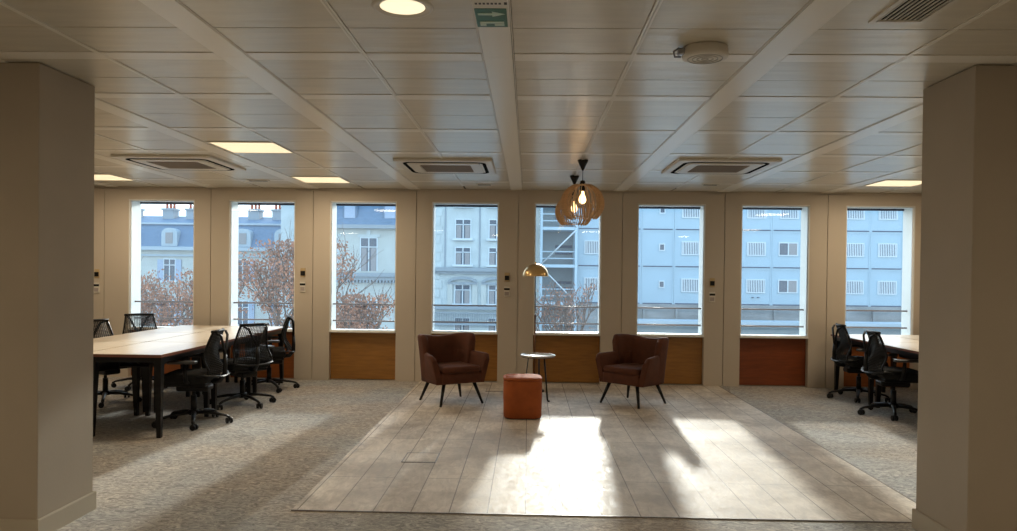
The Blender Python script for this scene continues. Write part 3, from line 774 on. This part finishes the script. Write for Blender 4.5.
# podium that carries them
bm = new(); box(bm, 3.7, 29.5, 56.3, 63, -9, -.75)
for k in range(11): box(bm, 3.72+2.415*k, 3.9+2.415*k, 56.1, 56.3, -9, -1.0)
tag(obj('cabin_podium', bm, 'hoard'), 'grey podium under the stacked blue cabins outside', 'podium')
# canopy / tarpaulins at street edge
t = thing('site_canopy', 'white and grey covered walkway in front of the blue cabins', 'walkway', (0, 50, 0))
bm = new(); box(bm, 6.2, 28, -.6, 1.2, -1.75, -1.55); obj('canopy_roof', bm, 'zinc', t)
bm = new(); box(bm, 6.2, 28, .2, .3, -2.6, -1.75); obj('canopy_wall', bm, 'stair_panel', t)
bm = new(); box(bm, 6.2, 28, -.7, -.6, -9, -2.7); obj('white_hoarding', bm, 'van_white', t)

# -------- stair tower
t = thing('stair_tower', 'pale blue steel stair tower with diagonal braces left of the site cabins', 'stair tower', (.95, 55.8, 0))
Wt = 2.57
lev = [-3.4, -.75, 2.02, 4.8, 7.6, 10.4, 13.2, 16.0]      # upper flights, on the right half only, are added out of view to block sun
xl = lambda z: 0 if z < 7.5 else 1.25
bm = new()
for x, zt_ in ((0, 7.7), (1.25, 16.1), (Wt, 16.1)):
    for y in (0, 2.4): box(bm, x-.09, x+.09, y-.09, y+.09, -9 if x != 1.25 else 7.5, zt_)
obj('posts', bm, 'steel_blue', t)
bm = new()
for z in lev: box(bm, xl(z-.2), Wt, -.05, 2.5, z-.12, z+.10)
obj('landings', bm, 'steel_blue', t)
bm = new()
for i in range(7):
    a, b = (xl(lev[i]), Wt) if i % 2 == 0 else (Wt, xl(lev[i]))
    tube(bm, [(a, -.10, lev[i]+.1), (b, -.10, lev[i+1]-.1)], .06, 6)
obj('diagonal_braces', bm, 'cabin_white', t)
bm = new()
for z in lev[:-1]:
    for dz in (.55, 1.05): box(bm, xl(z), Wt, -.06, 0, z+dz-.035, z+dz+.035)
obj('handrails', bm, 'steel_blue', t)
bm = new()
for z in lev[:-1]: box(bm, xl(z)+.09, Wt-.09, 2.3, 2.4, z+.1, z+2.66)
obj('back_screen', bm, 'stair_panel', t)
bm = new()
for z in lev[:4]:
    box(bm, 1.1, 2.4, 2.20, 2.3, z+.9, z+1.15); box(bm, 1.1, 2.4, 2.20, 2.3, z+1.4, z+1.6)
obj('louvre_openings', bm, 'cabin_gap', t)
# plain building strip left of the tower
t = thing('plaster_building', 'narrow pale plastered building just left of the steel stair tower', 'building', (-1.4, 57, 0))
bm = new(); box(bm, -.2, 2.24, 0, 8, -9, 9.2); obj('wall', bm, 'stone2', t)
for z in (-2.6, .3, 3.2, 6.1):
    bm = new(); box(bm, 1.0, 1.9, -.06, .02, z, z+1.6, 0); wo = obj('window', bm, 'cabin_white', t)
    bm = new(); box(bm, 1.1, 1.8, -.08, -.05, z+.1, z+1.5); obj('pane', bm, 'winglass', wo)

# -------- town houses
def win(t, xc, z0, z1, wd, y=0, style='casement', trim='cabin_white', pane='winglass', arch=False, sill=True):
    bm = new(); x0, x1 = xc-wd/2, xc+wd/2; b = .07
    for a in ((x0-b, x1+b, z1, z1+b), (x0-b, x0, z0, z1), (x1, x1+b, z0, z1)): box(bm, a[0], a[1], y-.06, y+.04, a[2], a[3])
    box(bm, xc-.035, xc+.035, y-.05, y+.03, z0, z1); box(bm, x0, x1, y-.05, y+.03, z0+(z1-z0)*.72, z0+(z1-z0)*.72+.06)
    if sill: box(bm, x0-.2, x1+.2, y-.22, y+.03, z0-.14, z0)
    o = obj('window', bm, trim, t)
    bm = new(); box(bm, x0, x1, y-.015, y+.02, z0, z1); obj('pane', bm, pane, o)
    if style == 'curtain':
        bm = new(); box(bm, x0+.03, x0+wd*.36, y-.035, y-.015, z0, z1*1.0-(z1-z0)*.3); box(bm, x1-wd*.36, x1-.03, y-.035, y-.015, z0, z1-(z1-z0)*.3); obj('curtain', bm, 'curtain', o)
    if style == 'shutter':
        bm = new()
        for (p, q) in ((x0-.07-wd*.52, x0-.07), (x1+.07, x1+.07+wd*.52)): box(bm, p, q, y-.09, y-.02, z0, z1)
        obj('shutter', bm, 'shutter', o)
    return o
# middle stone house (seen through window 4): x about -6.2 .. -1.9
t = thing('stone_house', 'pale stone town house with arched pediments behind the fourth window', 'building', (0, 50, 0))
bm = new(); box(bm, -6.45, -1.65, 0, 9, -9, 9.6)
for k in range(30): z = -8.6+.6*k; box(bm, -6.45, -5.75 if k % 2 else -5.9, -.06, 0, z, z+.52)
obj('wall', bm, 'stone', t)
bm = new(); box(bm, -6.5, -1.6, -.35, 0, 1.52, 1.78); box(bm, -6.5, -1.6, -.22, 0, 1.36, 1.52); box(bm, -6.5, -1.6, -.35, 0, -1.0, -.75); box(bm, -6.5, -1.6, -.3, 0, 7.2, 7.5)
obj('cornice', bm, 'stone_trim', t)
bm = new()
for x in (-5.55, -3.25): box(bm, x-.05, x+.05, -.05, 0, 1.8, 7.2)
obj('pilaster_strips', bm, 'stone_trim', t)
for xc in (-4.36, -2.12):
    win(t, xc, 3.72, 4.95, .95, 0, 'curtain'); win(t, xc, 1.98, 3.08, .95, 0, 'curtain')
    win(t, xc, 5.9, 7.0, .95, 0, 'curtain')
    win(t, xc, -.62, .60, .95, 0, 'curtain')
    win(t, xc, -3.2, -1.6, .95, 0, 'curtain')
    bm = new(); n = 10
    arc = [(xc+.98*math.cos(PI-PI*k/n), .82+.36*math.sin(PI*k/n)) for k in range(n+1)]
    arc2 = [(xc+.80*math.cos(PI*k/n), .76+.24*math.sin(PI*k/n)) for k in range(n+1)]
    prism(bm, arc+arc2, 'y', -.22, 0); box(bm, xc-.98, xc+.98, -.18, 0, .66, .80)
    obj('arched_pediment', bm, 'stone_trim', t)
    bm = new(); box(bm, xc-1.0, xc-.66, -.14, 0, -.70, .66); box(bm, xc+.66, xc+1.0, -.14, 0, -.70, .66); obj('window_surround', bm, 'stone2', t)
bm = new()
for k in range(40): x = -6.3+.115*k; tube(bm, [(x, -.28, -1.9), (x, -.28, -1.25)], .018, 4)
box(bm, -6.4, -1.7, -.31, -.25, -1.27, -1.2); box(bm, -6.4, -1.7, -.34, 0, -2.05, -1.92)
obj('balcony_railing', bm, 'stone_trim', t)

# cream house (seen through window 3)
t = thing('mansard_house', 'cream stone house with a straight blue slate roof edge behind the third window', 'building', (0, 50, 0))
bm = new(); box(bm, -14.2, -7.2, 0, 9, -9, 4.30); obj('wall', bm, 'stone2', t)
bm = new(); prism(bm, [(-.25, 4.55), (1.2, 8.0), (7.8, 8.0), (9, 4.55)], 'x', -14.2, -7.2); obj('roof', bm, 'slate', t)
bm = new(); box(bm, -14.3, -7.1, -.40, .02, 4.30, 4.55); box(bm, -14.3, -7.1, -.35, 0, 1.10, 1.36); box(bm, -14.3, -7.1, -.22, 0, .86, 1.10)
for k in range(32): x = -14.1+.222*k; box(bm, x, x+.11, -.30, 0, .70, .86)
obj('cornice', bm, 'stone_trim', t)
for xc in (-13.3, -10.66, -8.0):
    win(t, xc, 1.48, 3.66, 1.05, 0, 'curtain', sill=False)
    win(t, xc, -2.6, -.5, 1.05, 0, 'curtain')
    bm = new(); box(bm, xc-.75, xc+.75, -.1, 0, 3.74, 3.92); box(bm, xc-.12, xc+.12, -.15, 0, 3.90, 4.25); obj('lintel', bm, 'stone', t)
for xc in (-11.95, -9.25):
    bm = new(); prism(bm, [(xc-.5, 4.9), (xc+.5, 4.9), (xc+.5, 6.3), (xc, 6.7), (xc-.5, 6.3)], 'y', -.05, 1.2); d = obj('dormer', bm, 'slate', t)
    bm = new(); box(bm, xc-.36, xc+.36, -.09, -.05, 5.0, 6.2); obj('dormer_pane', bm, 'shutter', d)

# old mansard house (windows 1 and 2)
t = thing('dormer_house', 'old house with blue mansard roof, dormers and orange chimney pots at the left', 'building', (0, 58, 0))
bm = new(); box(bm, -54, -15.6, 0, 9, -9, 2.95); obj('wall', bm, 'stone2', t)
bm = new(); prism(bm, [(-.1, 3.2), (.9, 5.0), (4.5, 5.9), (8, 5.0), (9, 3.2)], 'x', -54, -15.6); obj('roof', bm, 'slate', t)
bm = new(); box(bm, -54.1, -15.5, -.4, .1, 2.92, 3.2); box(bm, -54.1, -15.5, -.15, .02, 2.45, 2.6); box(bm, -54.1, -15.5, .75, 1.0, 4.98, 5.12)
obj('cornice', bm, 'zinc', t)
for xc in (-51.4, -48.0, -44.6, -41.3, -38.0, -34.6, -31.3, -27.98, -24.7, -22.2, -19.1, -16.6):
    bm = new(); n = 8
    arc = [(xc+.62*math.cos(PI*k/n), 4.25+.42*math.sin(PI*k/n)) for k in range(n+1)]
    prism(bm, [(xc-.62, 3.25)]+[(xc+.62, 3.25)]+arc[:-1]+[(xc-.62, 4.25)], 'y', -.12, .9); d = obj('dormer', bm, 'zinc', t)
    bm = new(); box(bm, xc-.28, xc+.28, -.17, -.12, 3.45, 4.30); obj('dormer_pane', bm, 'curtain', d)
    win(t, xc, .55, 2.2, .85, 0, 'shutter'); win(t, xc, -2.8, -1.0, .85, 0, 'shutter')
for (xc, wd) in ((-46.0, 1.5), (-39.5, 1.2), (-33.0, 1.5), (-29.7, .9), (-27.4, 1.6), (-24.9, 1.3), (-22.6, .9), (-20.3, 1.5), (-17.7, 1.2)):
    bm = new(); box(bm, xc-wd/2, xc+wd/2, 3.2, 4.2, 5.0, 6.35); box(bm, xc-wd/2-.08, xc+wd/2+.08, 3.1, 4.3, 6.3, 6.45); c_ = obj('chimney', bm, 'stone_trim', t)
    n = int(wd/.3); bm = new()
    for k in range(n):
        lathe(bm, [(.10, 0), (.12, .05), (.085, .5), (.10, .52), (0, .52)], 8, (xc-wd/2+(k+.5)*wd/n, 3.7, 6.45))
    obj('chimney_pots', bm, 'terracotta', c_)
t = thing('gable_house', 'pale house gable rising at the left end of the cream stone house', 'building', (0, 53, 0))
bm = new(); prism(bm, [(-17.6, -9), (-15.2, -9), (-15.2, 6.2), (-16.4, 7.0), (-17.6, 6.2)], 'y', 0, 4.4); obj('wall', bm, 'stone', t)
bm = new(); prism(bm, [(-17.8, 6.1), (-16.4, 7.05), (-15.0, 6.1), (-15.0, 6.3), (-16.4, 7.25), (-17.8, 6.3)], 'y', -.1, 4.5); obj('roof', bm, 'slate', t)

# -------- bare street trees with dry leaves
def tree(x, y, ztop, spread, nleaf, label, seed, zlow=-2.5, leafsize=.055):
    rnd = random.Random(seed)
    t = thing('street_tree', label, 'tree', (x, y, -9), 0, 'bare street trees with dry leaves')
    bm = new(); tips = []
    zl = zlow+9; zt = ztop+9
    def branch(p, d, ln, r, depth):
        pts = [p]; rs = [r]; q = p.copy(); dd = d.copy()
        for k in range(4):
            dd = (dd+Vector((rnd.uniform(-.22, .22), rnd.uniform(-.22, .22), rnd.uniform(-.02, .16)))).normalized()
            q = q+dd*ln/4; pts.append(q.copy()); rs.append(r*(1-.14*(k+1)))
            if depth < 3: tips.append(q.copy())
        tube(bm, pts, rs, 5 if depth < 3 else 8, cap=False)
        if depth == 0: return
        for k in range(3 if depth > 1 else 4):
            s = pts[rnd.choice((2, 3, 4))]
            nd = (dd+Vector((rnd.uniform(-1, 1), rnd.uniform(-1, 1), rnd.uniform(-.1, .7)))*.75).normalized()
            branch(s, nd, ln*rnd.uniform(.6, .82), r*.5, depth-1)
    hh = zt-zl
    branch(Vector((0, 0, 0)), Vector((0, 0, 1)), zl, .20, 0)
    for k in range(7):
        a = 2*PI*k/7+rnd.random(); branch(Vector((0, 0, zl-.4*rnd.random())), Vector((math.cos(a)*spread*.5, math.sin(a)*spread*.5, hh*.6)).normalized(), hh*.5, .09, 3)
    obj('branches', bm, 'bark', t)
    bm = new()
    for k in range(nleaf):
        p = rnd.choice(tips)+Vector((rnd.gauss(0, .18), rnd.gauss(0, .18), rnd.gauss(0, .15)))
        if p.z > zt+.1 or math.hypot(p.x, p.y) > spread*1.25: continue
        s = leafsize*rnd.uniform(.6, 1.4); rot = Quaternion((rnd.uniform(-1, 1), rnd.uniform(-1, 1), rnd.uniform(-1, 1), rnd.uniform(-1, 1))).normalized()
        vs = [bm.verts.new(p+rot@Vector(c)) for c in ((s, 0, 0), (.2*s, .6*s, .15*s), (-s, 0, 0), (.2*s, -.6*s, .15*s))]
        bm.faces.new(vs)
    tag(obj('leaves', bm, 'leaf', t), kind='stuff')
tree(-13.3, 28, 1.4, 3.0, 6500, 'bare tree with orange leaves outside the first window', 3, -3.0)
tree(-8.7, 27, 2.45, 2.0, 6500, 'bare tree with orange leaves outside the second window, the tallest', 5, -2.6)
tree(-6.1, 27, .55, 1.5, 5000, 'low bare tree with orange leaves outside the third window', 8, -3.0)
tree(1.7, 33, .95, 1.5, 1300, 'bare twiggy tree before the blue stair tower', 11, -2.8, .045)
tree(12.6, 33, -.2, .8, 60, 'thin bare twigs low outside the eighth window', 17, -2.6, .04)
